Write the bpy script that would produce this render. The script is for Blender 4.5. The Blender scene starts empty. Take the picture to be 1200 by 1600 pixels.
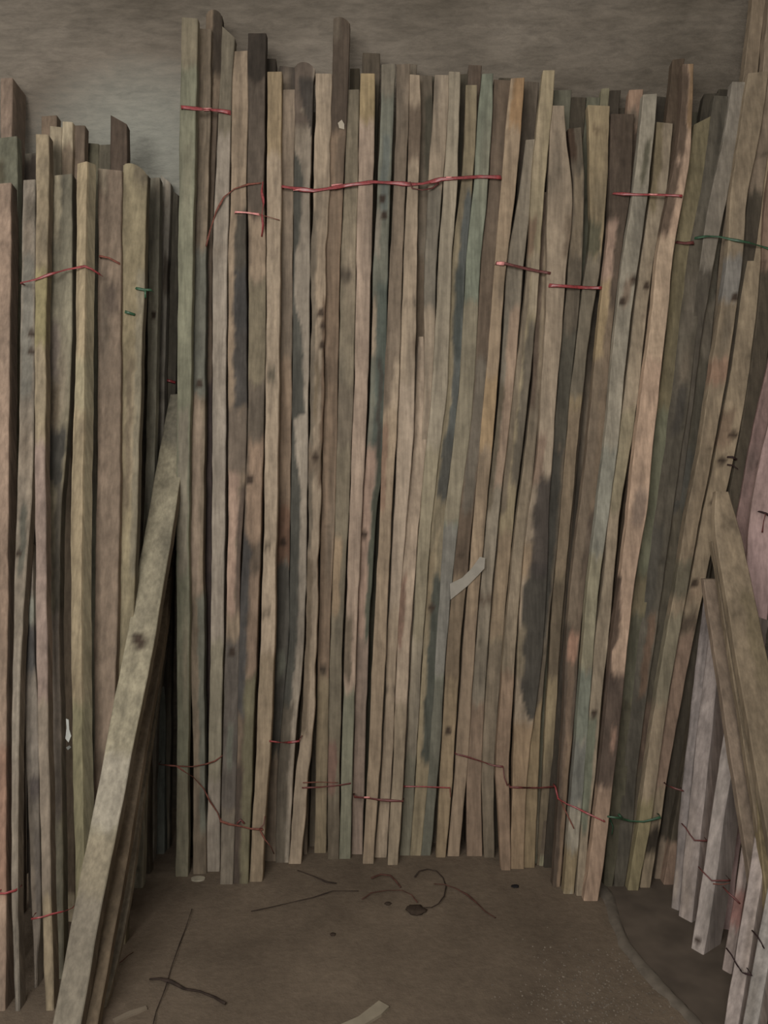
import bpy, math, random
import numpy as np
from mathutils import Vector, Matrix
from mathutils.bvhtree import BVHTree

C = bpy.context.scene.collection
sc = bpy.context.scene

# ------------------------------------------------------------------ camera
CAM = Vector((0.0, 0.0, 1.5))
PITCH = math.radians(3.0)
F = 1155.0
cam_d = bpy.data.cameras.new('camera')
cam_d.sensor_fit = 'HORIZONTAL'
cam_d.sensor_width = 36.0
cam_d.lens = F / 1200.0 * 36.0
cam = bpy.data.objects.new('camera', cam_d)
C.objects.link(cam)
cam.location = CAM
cam.rotation_euler = (math.radians(90) - PITCH, 0, 0)
sc.camera = cam
sc.view_settings.view_transform = 'Standard'
sc.view_settings.look = 'None'
sc.view_settings.gamma = 1
sc.view_settings.use_curve_mapping = False
sc.view_settings.exposure = 0.0

# ------------------------------------------------------------------ light
world = bpy.data.worlds.new('world'); sc.world = world
world.use_nodes = True
world.node_tree.nodes['Background'].inputs[0].default_value = (1.0, 0.955, 0.89, 1)
world.node_tree.nodes['Background'].inputs[1].default_value = 0.38

def area(name, loc, target, sx, sy, power, col):
    d = bpy.data.lights.new(name, 'AREA'); d.shape = 'RECTANGLE'
    d.size = sx; d.size_y = sy; d.energy = power; d.color = col
    o = bpy.data.objects.new(name, d); C.objects.link(o)
    o.location = loc
    o.rotation_euler = (Vector(target) - Vector(loc)).to_track_quat('-Z', 'Y').to_euler()
    return o
area('added_soft_light', (-0.9, -0.9, 2.35), (0.0, 3.0, 1.85), 1.9, 1.3, 84, (1.0, 0.965, 0.92))  # soft area light added out of view behind the camera, no modelled source

KG = 1.28                        # one gain for all the sampled tones

# ------------------------------------------------------------------ helpers
def lin(c, g=KG):
    out = []
    for v in c[:3]:
        v = v / 255.0
        v = v / 12.92 if v <= 0.04045 else ((v + 0.055) / 1.055) ** 2.4
        out.append(v * g)
    a = np.array(out); m_ = a.mean()
    return np.clip(m_ + (a - m_) * 0.9, 0, .85)

cp, sp = math.cos(PITCH), math.sin(PITCH)
def ray(px, py):
    rx = (px - 600.0) / F; u = (800.0 - py) / F
    return Vector((rx, cp + u * sp, -sp + u * cp))
def on_floor(px, py, h=0.0):
    r = ray(px, py); t = (CAM.z - h) / -r.z
    return CAM + r * t
def at_depth(px, py, Y):
    r = ray(px, py); return CAM + r * (Y / r.y)

def material(name, rough=0.85):
    m = bpy.data.materials.new(name); m.use_nodes = True
    nt = m.node_tree; b = nt.nodes['Principled BSDF']
    b.inputs['Roughness'].default_value = rough
    b.inputs['Specular IOR Level'].default_value = 0.25
    return m, nt, b

def N(nt, kind, **kw):
    n = nt.nodes.new(kind)
    for k, v in kw.items(): setattr(n, k, v)
    return n

def wood_material():
    m, nt, b = material('rough_sawn_wood', 0.82)
    L = nt.links
    att = N(nt, 'ShaderNodeAttribute'); att.attribute_name = 'tone'
    tc = N(nt, 'ShaderNodeTexCoord'); oi = N(nt, 'ShaderNodeObjectInfo')
    add = N(nt, 'ShaderNodeVectorMath', operation='MULTIPLY_ADD')
    cmb = N(nt, 'ShaderNodeCombineXYZ')
    for i in range(3): L.new(oi.outputs['Random'], cmb.inputs[i])
    L.new(cmb.outputs[0], add.inputs[0]); add.inputs[1].default_value = (37, 91, 53)
    L.new(tc.outputs['Object'], add.inputs[2])
    def noise(scale, det, rgh, sc_=1):
        mp = N(nt, 'ShaderNodeMapping'); mp.inputs['Scale'].default_value = scale
        L.new(add.outputs[0], mp.inputs['Vector'])
        n = N(nt, 'ShaderNodeTexNoise'); n.inputs['Scale'].default_value = sc_
        n.inputs['Detail'].default_value = det; n.inputs['Roughness'].default_value = rgh
        L.new(mp.outputs[0], n.inputs['Vector']); return n
    g1 = noise((75, 75, 1.6), 4, 0.6)          # grain lines
    g2 = noise((16, 16, 3.2), 3, 0.6)          # blotches
    g3 = noise((30, 30, 24), 3, 0.65)          # dirt specks
    def ramp(n, lo, hi, a, c):
        r = N(nt, 'ShaderNodeMapRange'); r.inputs[1].default_value = lo; r.inputs[2].default_value = hi
        r.inputs[3].default_value = a; r.inputs[4].default_value = c
        L.new(n.outputs[0], r.inputs[0]); return r
    r1 = ramp(g1, .3, .7, 0.78, 1.2); r2 = ramp(g2, .3, .7, 0.78, 1.2); r3 = ramp(g3, .32, .62, 0.86, 1.07)
    m1 = N(nt, 'ShaderNodeMath', operation='MULTIPLY'); L.new(r1.outputs[0], m1.inputs[0]); L.new(r2.outputs[0], m1.inputs[1])
    m2 = N(nt, 'ShaderNodeMath', operation='MULTIPLY'); L.new(m1.outputs[0], m2.inputs[0]); L.new(r3.outputs[0], m2.inputs[1])
    mx = N(nt, 'ShaderNodeVectorMath', operation='SCALE')
    L.new(att.outputs['Color'], mx.inputs[0]); L.new(m2.outputs[0], mx.inputs['Scale'])
    L.new(mx.outputs[0], b.inputs['Base Color'])
    bp = N(nt, 'ShaderNodeBump'); bp.inputs['Strength'].default_value = 0.35; bp.inputs['Distance'].default_value = 0.004
    L.new(m1.outputs[0], bp.inputs['Height']); L.new(bp.outputs[0], b.inputs['Normal'])
    return m
WOOD = wood_material()

def plain(name, col, rough=0.6, spec=0.3, g=KG, noise_amt=0.15, nscale=40):
    m, nt, b = material(name, rough); L = nt.links
    b.inputs['Specular IOR Level'].default_value = spec
    n = N(nt, 'ShaderNodeTexNoise'); n.inputs['Scale'].default_value = nscale
    tc = N(nt, 'ShaderNodeTexCoord'); L.new(tc.outputs['Object'], n.inputs['Vector'])
    r = N(nt, 'ShaderNodeValToRGB')
    c = lin(col, g)
    r.color_ramp.elements[0].color = (*(c * (1 - noise_amt)), 1); r.color_ramp.elements[1].color = (*(c * (1 + noise_amt)), 1)
    r.color_ramp.elements[0].position = .35; r.color_ramp.elements[1].position = .65
    L.new(n.outputs[0], r.inputs[0]); L.new(r.outputs[0], b.inputs['Base Color'])
    return m

def mesh_obj(name, V, Fc, mat, origin=(0, 0, 0), smooth=False):
    me = bpy.data.meshes.new(name)
    o = Vector(origin)
    me.from_pydata([tuple(Vector(v) - o) for v in V], [], Fc); me.update()
    me.materials.append(mat)
    if smooth: me.polygons.foreach_set('use_smooth', [True] * len(me.polygons))
    ob = bpy.data.objects.new(name, me); C.objects.link(ob); ob.location = o
    return ob

def tag(o, label=None, cat=None, group=None, kind=None):
    if label: o['label'] = label
    if cat: o['category'] = cat
    if group: o['group'] = group
    if kind: o['kind'] = kind
    return o

# ------------------------------------------------------------------ structure
WALL_Y = 3.24
XR = 1.8

def wall_material():
    m, nt, b = material('dusty_plaster', 0.9); L = nt.links
    geo = N(nt, 'ShaderNodeNewGeometry')
    def noise(scale, det, rgh=0.6, dist=0):
        mp = N(nt, 'ShaderNodeMapping'); mp.inputs['Scale'].default_value = scale
        L.new(geo.outputs['Position'], mp.inputs['Vector'])
        n = N(nt, 'ShaderNodeTexNoise'); n.inputs['Scale'].default_value = 1; n.inputs['Detail'].default_value = det
        n.inputs['Roughness'].default_value = rgh; n.inputs['Distortion'].default_value = dist
        L.new(mp.outputs[0], n.inputs['Vector']); return n
    a = noise((1.1, 1.1, 2.6), 3); s = noise((10, 10, 38), 6, .72, .3); f = noise((26, 26, 60), 3)
    r = N(nt, 'ShaderNodeValToRGB'); e = r.color_ramp.elements
    e[0].position = .32; e[0].color = (*lin((90, 82, 71)), 1)
    e[1].position = .68; e[1].color = (*lin((122, 113, 101)), 1)
    L.new(a.outputs[0], r.inputs[0])
    # paler patch on the left of the wall, with an uneven edge
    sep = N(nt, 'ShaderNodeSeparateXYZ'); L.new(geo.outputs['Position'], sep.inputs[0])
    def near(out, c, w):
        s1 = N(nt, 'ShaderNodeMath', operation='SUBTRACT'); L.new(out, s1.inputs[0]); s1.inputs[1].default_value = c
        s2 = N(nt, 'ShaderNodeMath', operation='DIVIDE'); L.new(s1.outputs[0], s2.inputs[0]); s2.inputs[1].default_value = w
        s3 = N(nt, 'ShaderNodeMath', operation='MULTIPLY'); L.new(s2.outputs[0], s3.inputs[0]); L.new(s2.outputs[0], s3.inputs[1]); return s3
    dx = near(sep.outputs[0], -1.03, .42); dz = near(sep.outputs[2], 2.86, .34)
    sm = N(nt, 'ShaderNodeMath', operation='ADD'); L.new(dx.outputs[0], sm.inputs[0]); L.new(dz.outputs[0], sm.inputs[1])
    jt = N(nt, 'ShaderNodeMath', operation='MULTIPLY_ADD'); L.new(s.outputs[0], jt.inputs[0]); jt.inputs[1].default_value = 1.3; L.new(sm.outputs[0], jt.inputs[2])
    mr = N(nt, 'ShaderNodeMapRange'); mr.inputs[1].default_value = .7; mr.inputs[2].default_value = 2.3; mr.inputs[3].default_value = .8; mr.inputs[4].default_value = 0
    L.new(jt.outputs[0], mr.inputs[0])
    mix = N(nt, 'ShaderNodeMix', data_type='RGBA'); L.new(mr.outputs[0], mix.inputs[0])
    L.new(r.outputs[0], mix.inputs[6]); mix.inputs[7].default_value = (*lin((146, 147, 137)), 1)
    sr = N(nt, 'ShaderNodeMapRange'); sr.inputs[1].default_value = .3; sr.inputs[2].default_value = .7; sr.inputs[3].default_value = .72; sr.inputs[4].default_value = 1.24
    L.new(s.outputs[0], sr.inputs[0])
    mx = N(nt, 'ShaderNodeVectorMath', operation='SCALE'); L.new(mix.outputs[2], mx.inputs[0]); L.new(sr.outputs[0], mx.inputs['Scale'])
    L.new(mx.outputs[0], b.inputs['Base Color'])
    ad = N(nt, 'ShaderNodeMath', operation='ADD'); L.new(s.outputs[0], ad.inputs[0]); L.new(f.outputs[0], ad.inputs[1])
    bp = N(nt, 'ShaderNodeBump'); bp.inputs['Strength'].default_value = .5; bp.inputs['Distance'].default_value = .012
    L.new(ad.outputs[0], bp.inputs['Height']); L.new(bp.outputs[0], b.inputs['Normal'])
    return m
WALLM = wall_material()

def slab(name, x0, x1, y0, y1, z0, z1, mat):
    V = [(x, y, z) for z in (z0, z1) for y in (y0, y1) for x in (x0, x1)]
    Fc = [(0, 2, 3, 1), (4, 5, 7, 6), (0, 1, 5, 4), (2, 6, 7, 3), (0, 4, 6, 2), (1, 3, 7, 5)]
    return tag(mesh_obj(name, V, Fc, mat), kind='structure')
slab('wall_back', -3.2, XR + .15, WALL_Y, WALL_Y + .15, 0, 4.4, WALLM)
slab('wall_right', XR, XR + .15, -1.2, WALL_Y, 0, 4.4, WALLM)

def floor_material():
    m, nt, b = material('dusty_concrete', 0.92); L = nt.links
    geo = N(nt, 'ShaderNodeNewGeometry')
    def noise(s, det, rgh=.6):
        n = N(nt, 'ShaderNodeTexNoise'); n.inputs['Scale'].default_value = s; n.inputs['Detail'].default_value = det
        n.inputs['Roughness'].default_value = rgh; L.new(geo.outputs['Position'], n.inputs['Vector']); return n
    a = noise(3.2, 6, .66); f = noise(38, 5, .7)
    r = N(nt, 'ShaderNodeValToRGB'); e = r.color_ramp.elements
    e[0].position = .3; e[0].color = (*lin((88, 76, 63)), 1)
    e[1].position = .72; e[1].color = (*lin((112, 98, 82)), 1)
    L.new(a.outputs[0], r.inputs[0])
    mr = N(nt, 'ShaderNodeMapRange'); mr.inputs[1].default_value = .3; mr.inputs[2].default_value = .7; mr.inputs[3].default_value = .86; mr.inputs[4].default_value = 1.1
    L.new(f.outputs[0], mr.inputs[0])
    mx = N(nt, 'ShaderNodeVectorMath', operation='SCALE'); L.new(r.outputs[0], mx.inputs[0]); L.new(mr.outputs[0], mx.inputs['Scale'])
    L.new(mx.outputs[0], b.inputs['Base Color'])
    bp = N(nt, 'ShaderNodeBump'); bp.inputs['Strength'].default_value = .45; bp.inputs['Distance'].default_value = .01
    L.new(f.outputs[0], bp.inputs['Height']); L.new(bp.outputs[0], b.inputs['Normal'])
    return m
slab('floor', -3.2, XR + .15, -1.2, WALL_Y + .15, -.12, 0, floor_material())

# ------------------------------------------------------------------ battens
T = (140, 122, 101); LT = (152, 135, 114); P = (158, 142, 125); K = (152, 127, 110); B = (112, 97, 80)
D = (76, 67, 57); G = (120, 119, 99); GY = (128, 119, 105); U = (104, 104, 92); O = (120, 110, 84)
M = (68, 64, 57); R = (126, 100, 80); Y = (150, 134, 100); DB = (92, 79, 66); W = (152, 140, 134); BK = (48, 42, 36)
YY = (156, 148, 112)

rng = np.random.default_rng(11)
bvh_v, bvh_f = [], []
ALL = []

def wobble(t, seed, n=5, f0=1.0):
    r = np.random.default_rng(seed); s = np.zeros_like(t)
    for k in range(1, n + 1):
        s += np.sin(t * f0 * k * 1.7 + r.uniform(0, 6.28)) * r.uniform(.4, 1) / k
    return s / 1.5

def batten(label, col, keys, Yt, Yb=None, patches=(), knots=(), th=0.04, rot=0.0, mott=1.0, topcut=0.0, rnd=0.0, curves=(),
           group='battens leaning in the main stack', cat='batten', name='wooden_batten', side=None, rough_edge=0.0017):
    """keys: (photo y, left x, right x) of the front face, top first. Stands on the floor, leans in the plane (Yb at floor, Yt at top)."""
    keys = sorted(keys)
    top = at_depth((keys[0][1] + keys[0][2]) / 2, keys[0][0], Yt)
    visible_base = Yb is None
    if visible_base:
        k = keys[-1]; bpt = on_floor((k[1] + k[2]) / 2, k[0]); Yb = bpt.y
    # plane: Y = Yb + s*z
    s = (Yt - Yb) / top.z
    cr, sr = math.cos(math.radians(rot)), math.sin(math.radians(rot))
    P3, Wd, PY = [], [], []
    for (y, a, b) in keys:
        r = ray((a + b) / 2, y)
        t = (Yb + s * CAM.z) / (r.y - s * r.z)
        p = CAM + r * t
        wpx = (b - a) / F * p.y
        w = wpx / max(0.25, (cr + sr * p.x / p.y))
        P3.append(np.array(p)); Wd.append(w); PY.append(y)
    if P3[-1][2] > 0.02:
        d = P3[-1] - P3[-2] if len(P3) < 3 else P3[-1] - P3[-3]
        q = P3[-1] + d * (P3[-1][2] / -d[2]); yy = PY[-1] + 300
        P3.append(q); Wd.append(Wd[-1]); PY.append(yy)
    P3[-1][2] = max(P3[-1][2], 0.0) if not visible_base else 0.0
    P3 = np.array(P3); Wd = np.array(Wd); PY = np.array(PY, float)
    length = float(P3[0][2] - P3[-1][2])
    nv = max(8, int(length / 0.016))
    zs = np.linspace(P3[0][2], P3[-1][2], nv)
    zk = P3[:, 2][::-1]
    def itp(arr): return np.interp(zs, zk, arr[::-1])
    cx, cy, w, py = itp(P3[:, 0]), itp(P3[:, 1]), itp(Wd), itp(PY)
    def smooth(a, k=9):
        ap = np.pad(a, (k, k), mode='reflect', reflect_type='odd'); ker = np.hanning(2 * k + 3)[1:-1]; ker /= ker.sum()
        return np.convolve(ap, ker, 'valid')
    if nv > 24:
        cx, w = smooth(cx), smooth(w)
    seed = int(abs(keys[0][1]) * 7 + keys[0][0] * 13 + abs(keys[-1][1]) * 3) + 5
    r = np.random.default_rng(seed)
    w = np.maximum(w * (1 + 0.03 * wobble(zs * 4, seed)), 0.004)
    eL = wobble(zs * 9, seed + 1) * rough_edge; eR = wobble(zs * 9, seed + 2) * rough_edge
    # section: u across front face, v depth
    nu = 8
    bev = 0.0028
    sec = []                                    # (u in -1..1, v 0..1, bevel in x, bevel in y, front-ness)
    us = np.linspace(-1, 1, nu + 1)
    sec.append((-1, 0, 0, bev))
    for u_ in us:
        sec.append((u_, 0, bev if u_ == -1 else (-bev if u_ == 1 else 0), 0))
    sec.append((1, 0, 0, bev))
    for v_ in (.33, .66): sec.append((1, v_, 0, 0))
    sec.append((1, 1, 0, -bev)); sec.append((1, 1, -bev, 0)); sec.append((-1, 1, bev, 0)); sec.append((-1, 1, 0, -bev))
    for v_ in (.66, .33): sec.append((-1, v_, 0, 0))
    sec = np.array(sec); ns = len(sec)
    su, sv, bx, by = sec[:, 0], sec[:, 1], sec[:, 2], sec[:, 3]
    lx = su[None, :] * (w / 2)[:, None] + bx[None, :] + np.where(su < 0, eL[:, None] * (su < -.9), eR[:, None] * (su > .9))
    ly = sv[None, :] * th + by[None, :] + 0.0015 * wobble(zs * 6, seed + 3)[:, None]
    X = cx[:, None] + lx * cr + ly * sr
    Yv = cy[:, None] - lx * sr + ly * cr
    Z = np.repeat(zs[:, None], ns, 1)
    # saw-cut top, slightly out of square
    tilt = topcut if topcut else r.uniform(-.12, .12)
    fade = np.clip(1 - (zs[0] - zs) / .08, 0, 1)
    Z = Z + fade[:, None] * (lx * tilt + (sv[None, :] * th) * r.uniform(-.3, .1))
    Z = Z - fade[:, None] * rnd * np.abs(su)[None, :] ** 2.2
    Z = np.maximum(Z, 0.0005)
    V = np.stack([X, Yv, Z], -1).reshape(-1, 3)
    i = np.arange(nv - 1)[:, None]; j = np.arange(ns)[None, :]; jn = (j + 1) % ns
    quads = np.stack([i * ns + j, i * ns + jn, (i + 1) * ns + jn, (i + 1) * ns + j], -1).reshape(-1, 4)[:, ::-1]
    faces = quads.tolist() + [list(range(ns)), list(range((nv - 1) * ns, nv * ns))[::-1]]
    origin = np.array([cx[-1], cy[-1], 0.0])
    me = bpy.data.meshes.new(name)
    me.from_pydata((V - origin).tolist(), [], faces); me.update()
    # ---- tone per vertex
    base = lin(col)
    cc = np.repeat(np.repeat(base[None, None, :], nv, 0), ns, 1)
    U_ = np.repeat(((su + 1) / 2)[None, :], nv, 0); PYg = np.repeat(py[:, None], ns, 1)
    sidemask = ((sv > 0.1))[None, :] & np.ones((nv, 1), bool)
    # slow drift along the length
    drift = 1 + .09 * mott * wobble(zs * 2.2, seed + 5)
    cc = cc * drift[:, None, None]
    warm = 1 + .016 * mott * wobble(zs * 1.5, seed + 6)
    cc[..., 0] *= warm[:, None]; cc[..., 2] *= (2 - warm)[:, None]
    def blend(mask, c):
        nonlocal cc
        cc = cc * (1 - mask[..., None]) + lin(c)[None, None, :] * mask[..., None]
    # random dirt
    nr = int(5 * mott)
    for q in range(nr):
        yc = r.uniform(py[0], py[-1]); hh = r.uniform(10, 90); uc = r.uniform(0, 1); uw = r.uniform(.2, .6)
        mk = np.exp(-((PYg - yc) / hh) ** 2 - ((U_ - uc) / uw) ** 2) * r.uniform(.15, .5)
        blend(mk, M if r.random() < .6 else (LT if r.random() < .5 else B))
    # lengthwise streaks and waney edges
    for q in range(7):
        yc = r.uniform(py[0], py[-1]); hh = r.uniform(40, 330); uc = r.uniform(0, 1); uw = r.uniform(.05, .2)
        line = uc + .08 * wobble(PYg / 60.0, seed + 20 + q)
        mk = np.exp(-((PYg - yc) / hh) ** 4) * np.exp(-((U_ - line) / uw) ** 2) * r.uniform(.3, .65) * min(1, mott + .2)
        f_ = r.choice([.5, .62, .75, 1.28])
        cc = cc * (1 - mk[..., None]) + cc * f_ * mk[..., None]
    # knots and short saw marks
    for q in range(int(r.integers(1, 4) * min(1, mott + .3))):
        yk = r.uniform(py[0], py[-1]); uk = r.uniform(.05, .95); kh = r.uniform(3, 8)
        d2 = ((PYg - yk) / kh) ** 2 + ((U_ - uk) / r.uniform(.12, .3)) ** 2
        mk = np.clip(1.4 - d2, 0, 1) * r.uniform(.35, .7); cc = cc * (1 - mk[..., None]) + cc * .5 * mk[..., None]
    for (cv, sd, c) in curves:
        cv = sorted(cv); bu = np.interp(PYg, [p[0] for p in cv], [p[1] for p in cv])
        bu = bu + .05 * wobble(PYg / 12.0, seed + 31)
        iny = np.clip((PYg - cv[0][0]) / 10 + .5, 0, 1) * np.clip((cv[-1][0] - PYg) / 10 + .5, 0, 1)
        uu = np.where(U_ <= 0, -.15, np.where(U_ >= 1, 1.15, U_))
        mk = np.clip(((bu - uu) if sd == 'L' else (uu - bu)) / .12 + .5, 0, 1) * iny
        blend(mk * .93, c)
    for (y0, y1, u0, u1, c) in patches:
        wb = wobble(PYg[:, 0] / 22.0, seed + int(y0), 6)
        y0w = y0 + 8 * wobble(U_[0] * 4, seed + 9)[None, :]; y1w = y1 + 8 * wobble(U_[0] * 4, seed + 10)[None, :]
        my = np.clip((PYg - y0w) / 14 + .5, 0, 1) * np.clip((y1w - PYg) / 14 + .5, 0, 1)
        a0 = -9 if u0 <= 0 else u0; a1 = 9 if u1 >= 1 else u1
        mu = np.clip((U_ - a0 - .10 * wb[:, None]) / .14 + .5, 0, 1) * np.clip((a1 + .10 * wb[:, None] - U_) / .14 + .5, 0, 1)
        blend(my * mu * .92, c)
    for (yk, uk) in knots:
        d2 = ((PYg - yk) / 7.0) ** 2 + ((U_ - uk) / .26) ** 2
        mk = np.clip(1.5 - d2, 0, 1) * ((sv < .1)[None, :])
        blend(mk * .95, (58, 46, 37))
    if side is not None:  # side tone; on shaded sides the shade is put into this colour
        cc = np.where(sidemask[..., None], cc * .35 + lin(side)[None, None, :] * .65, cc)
    col_a = me.color_attributes.new('tone', 'FLOAT_COLOR', 'POINT')
    rgba = np.concatenate([np.clip(cc, 0.004, .85).reshape(-1, 3), np.ones((nv * ns, 1))], 1)
    col_a.data.foreach_set('color', rgba.astype(np.float32).ravel())
    me.materials.append(WOOD)
    ob = bpy.data.objects.new(name, me); C.objects.link(ob); ob.location = origin.tolist()
    off = len(bvh_v); bvh_v.extend(V.tolist()); bvh_f.extend([[a + off for a in f] for f in quads.tolist()])
    tag(ob, label, cat, group)
    ALL.append(ob)
    return ob

LG = 'battens leaning in the left stack'
FRONT, MID, BACK = 3.04, 3.09, 3.14

# ---- main stack, left to right (front rows) --------------------------------
b = batten
b('green-tinged straight batten at the left edge of the main stack', G,
  [(28, 284, 309), (200, 281, 305), (400, 278, 301), (600, 277, 298), (800, 275, 295), (1000, 276, 296), (1200, 276, 294), (1370, 274, 294)], FRONT - .06,
  patches=[(20, 105, 0, 1, (122, 112, 92)), (640, 900, .1, .9, (124, 116, 100)), (1210, 1380, 0, 1, (112, 106, 88))], th=.035, mott=.6)
b('brown batten beside the green-tinged one, tan at mid height, pale disc under its foot', (124, 110, 92),
  [(45, 309, 330), (200, 309, 328), (400, 304, 322), (600, 299, 320), (700, 296, 320), (850, 294, 317), (1000, 297, 319), (1200, 302, 320), (1366, 301, 322)], FRONT + .02,
  patches=[(390, 620, 0, 1, (100, 100, 90)), (620, 930, 0, .75, (142, 124, 106)), (930, 1300, .55, 1, U)], knots=[(600, .6)])
b('tall round-topped batten with a big knot and a dark strip, behind the red tie', (112, 97, 80),
  [(15, 322, 347), (125, 319, 346), (200, 314, 338), (400, 312, 331), (700, 310, 331), (1000, 308, 330), (1300, 306, 328)], MID, Yb=2.80,
  patches=[(0, 120, .42, 1.1, (58, 50, 42)), (170, 600, .6, 1, DB), (600, 1300, 0, 1, (66, 56, 54))], knots=[(130, .35), (150, .3)], rnd=.02)
b('pale grey clean-faced batten with a greenish top, fourth from the left of the main stack', (142, 131, 117),
  [(50, 347, 367), (150, 343, 361), (250, 338, 359), (400, 332, 355), (600, 332, 353), (800, 331, 352), (1000, 329, 349), (1200, 325, 345), (1362, 321, 343)], FRONT,
  patches=[(40, 210, 0, 1, (104, 96, 80)), (1000, 1220, 0, 1, (132, 124, 104))], mott=.35, topcut=-.9)
b('tan-topped batten with black mould at chest height beside the pale grey one', T,
  [(80, 362, 387), (200, 362, 387), (300, 361, 384), (400, 357, 384), (600, 356, 386), (750, 357, 384), (850, 356, 376), (1000, 352, 374), (1200, 347, 370), (1382, 343, 364)], FRONT + .005,
  patches=[(330, 520, .35, 1, M), (420, 640, .3, 1, (62, 60, 58)), (640, 740, 0, 1, (104, 92, 80)), (740, 960, 0, .65, K), (760, 960, .65, 1, (88, 74, 64)), (1000, 1270, 0, 1, (84, 78, 72)), (1130, 1200, .3, .7, U), (1270, 1400, 0, 1, (104, 96, 84))], knots=[(1020, .5)])
b('batten with a blackened square-cut top, tan lower down', DB,
  [(52, 388, 415), (200, 388, 413), (300, 386, 412), (400, 389, 415), (600, 388, 414), (700, 386, 411), (850, 380, 407), (1000, 372, 402), (1200, 369, 394), (1381, 364, 388)], FRONT + .012,
  patches=[(40, 130, 0, 1, (50, 44, 38)), (130, 330, 0, 1, (84, 74, 64)), (340, 440, .1, 1, T), (440, 600, 0, 1, (114, 104, 84)), (600, 690, 0, 1, (94, 84, 72)), (690, 850, .1, 1, (138, 116, 96)), (840, 1120, 0, .45, (68, 66, 64)), (900, 1060, .5, 1, (128, 108, 90)), (1060, 1400, .4, 1, (104, 98, 76)), (1200, 1400, 0, .4, (72, 62, 54))], knots=[(750, .25)], topcut=.001)
b('light yellowish-tan batten with two dark dents at mid height', LT,
  [(112, 418, 440), (300, 417, 439), (400, 417, 438), (600, 415, 436), (800, 413, 433), (900, 410, 431), (1000, 407, 430), (1200, 399, 421), (1300, 393, 413), (1378, 389, 410)], FRONT - .012,
  patches=[(100, 240, 0, 1, (138, 120, 92)), (575, 600, .1, .7, (92, 84, 70)), (845, 862, .05, .6, (88, 78, 64)), (952, 966, .05, .65, (92, 82, 68)), (1020, 1400, 0, 1, (132, 116, 94))], mott=.5)
b('dull brown batten with a rust-coloured spot and dark lower half', (122, 108, 92),
  [(140, 442, 463), (300, 438, 458), (450, 437, 457), (600, 435, 456), (800, 433, 453), (1000, 430, 452), (1200, 418, 434), (1346, 409, 432)], FRONT,
  patches=[(560, 800, 0, 1, (132, 112, 92)), (790, 880, 0, 1, (112, 84, 66)), (880, 1180, 0, 1, (74, 72, 66)), (1020, 1060, .2, .8, U)], knots=[(848, .5)])
b('dark round-topped batten with a wavy bark edge winding down its face', (140, 129, 114),
  [(97, 461, 491), (200, 461, 487), (300, 459, 484), (450, 458, 484), (600, 457, 482), (800, 454, 480), (1000, 452, 476), (1200, 433, 458), (1348, 430, 452)], FRONT + .002, rnd=.022,
  curves=[([(60, 1.2), (130, 1.1), (150, .9), (172, .3), (196, 1.3)], 'L', (92, 80, 70)), ([(120, .2), (150, .3), (200, .85), (215, 1.2)], 'R', (62, 57, 52)),
          ([(238, 0), (255, .42), (280, .58), (310, .5), (370, .4), (400, .1), (460, 0), (480, .2), (500, .4), (530, .62), (600, .68), (645, .8), (655, .1), (720, .3), (760, .6), (1110, .5)], 'L', (66, 66, 60))],
  patches=[(1100, 1400, 0, .7, (88, 80, 68))])
b('batten with chewed wavy right edge and pale chips along it', LT,
  [(115, 493, 518), (250, 492, 516), (400, 486, 509), (550, 486, 507), (700, 483, 503), (900, 480, 497), (1100, 474, 492), (1200, 463, 484), (1350, 450, 470)], FRONT - .006,
  patches=[(330, 860, 0, .35, (104, 94, 80)), (470, 760, .8, 1, (96, 78, 62)), (560, 660, .3, .6, (112, 98, 78)), (700, 740, 0, 1, B), (870, 1150, 0, .5, (112, 98, 80))], knots=[(490, .7), (510, .9), (540, .85), (715, .5)], rough_edge=.004)
b('slim batten in the dark gap by the chewed-edge one', (112, 98, 82),
  [(820, 497, 508), (1000, 488, 498), (1200, 473, 482), (1335, 473, 480)], MID - .01, patches=[(820, 1180, 0, 1, (100, 88, 72))])
b('tallest dark weathered batten rising alone above the stack centre', (130, 110, 90),
  [(27, 522, 546), (120, 519, 545), (250, 514, 538), (400, 508, 531), (600, 507, 528), (800, 502, 524), (1000, 497, 515), (1200, 493, 512), (1333, 491, 510)], FRONT + .01,
  patches=[(20, 205, 0, 1, (70, 60, 51)), (20, 60, 0, .5, (92, 82, 70)), (205, 300, .45, 1, (96, 82, 68)), (560, 600, 0, 1, (104, 88, 72)), (1040, 1058, .2, .75, BK), (1058, 1400, 0, 1, (130, 116, 92))], topcut=-.3, rnd=.014)
b('short-topped grey-green batten left of the pale pink-tan one', (116, 106, 88),
  [(140, 542, 561), (250, 540, 560), (400, 533, 556), (600, 529, 553), (800, 524, 545), (1000, 516, 535), (1200, 512, 531), (1343, 511, 530)], FRONT + .012,
  patches=[(420, 440, 0, .8, D), (600, 700, 0, 1, (100, 90, 76)), (840, 960, 0, .6, (136, 116, 92)), (1160, 1240, 0, .7, (118, 92, 80)), (1250, 1400, 0, 1, (94, 84, 70))])
b('pale pink-tan batten with a mustard top, right of the tallest dark one', (156, 136, 118),
  [(115, 563, 586), (200, 562, 585), (400, 557, 580), (600, 554, 575), (800, 546, 566), (1000, 539, 557), (1200, 533, 551), (1342, 530, 548)], FRONT - .01,
  patches=[(105, 190, 0, 1, (140, 122, 88)), (960, 1060, 0, .6, (104, 92, 76)), (1080, 1400, 0, 1, (112, 112, 94))], mott=.4)
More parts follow.
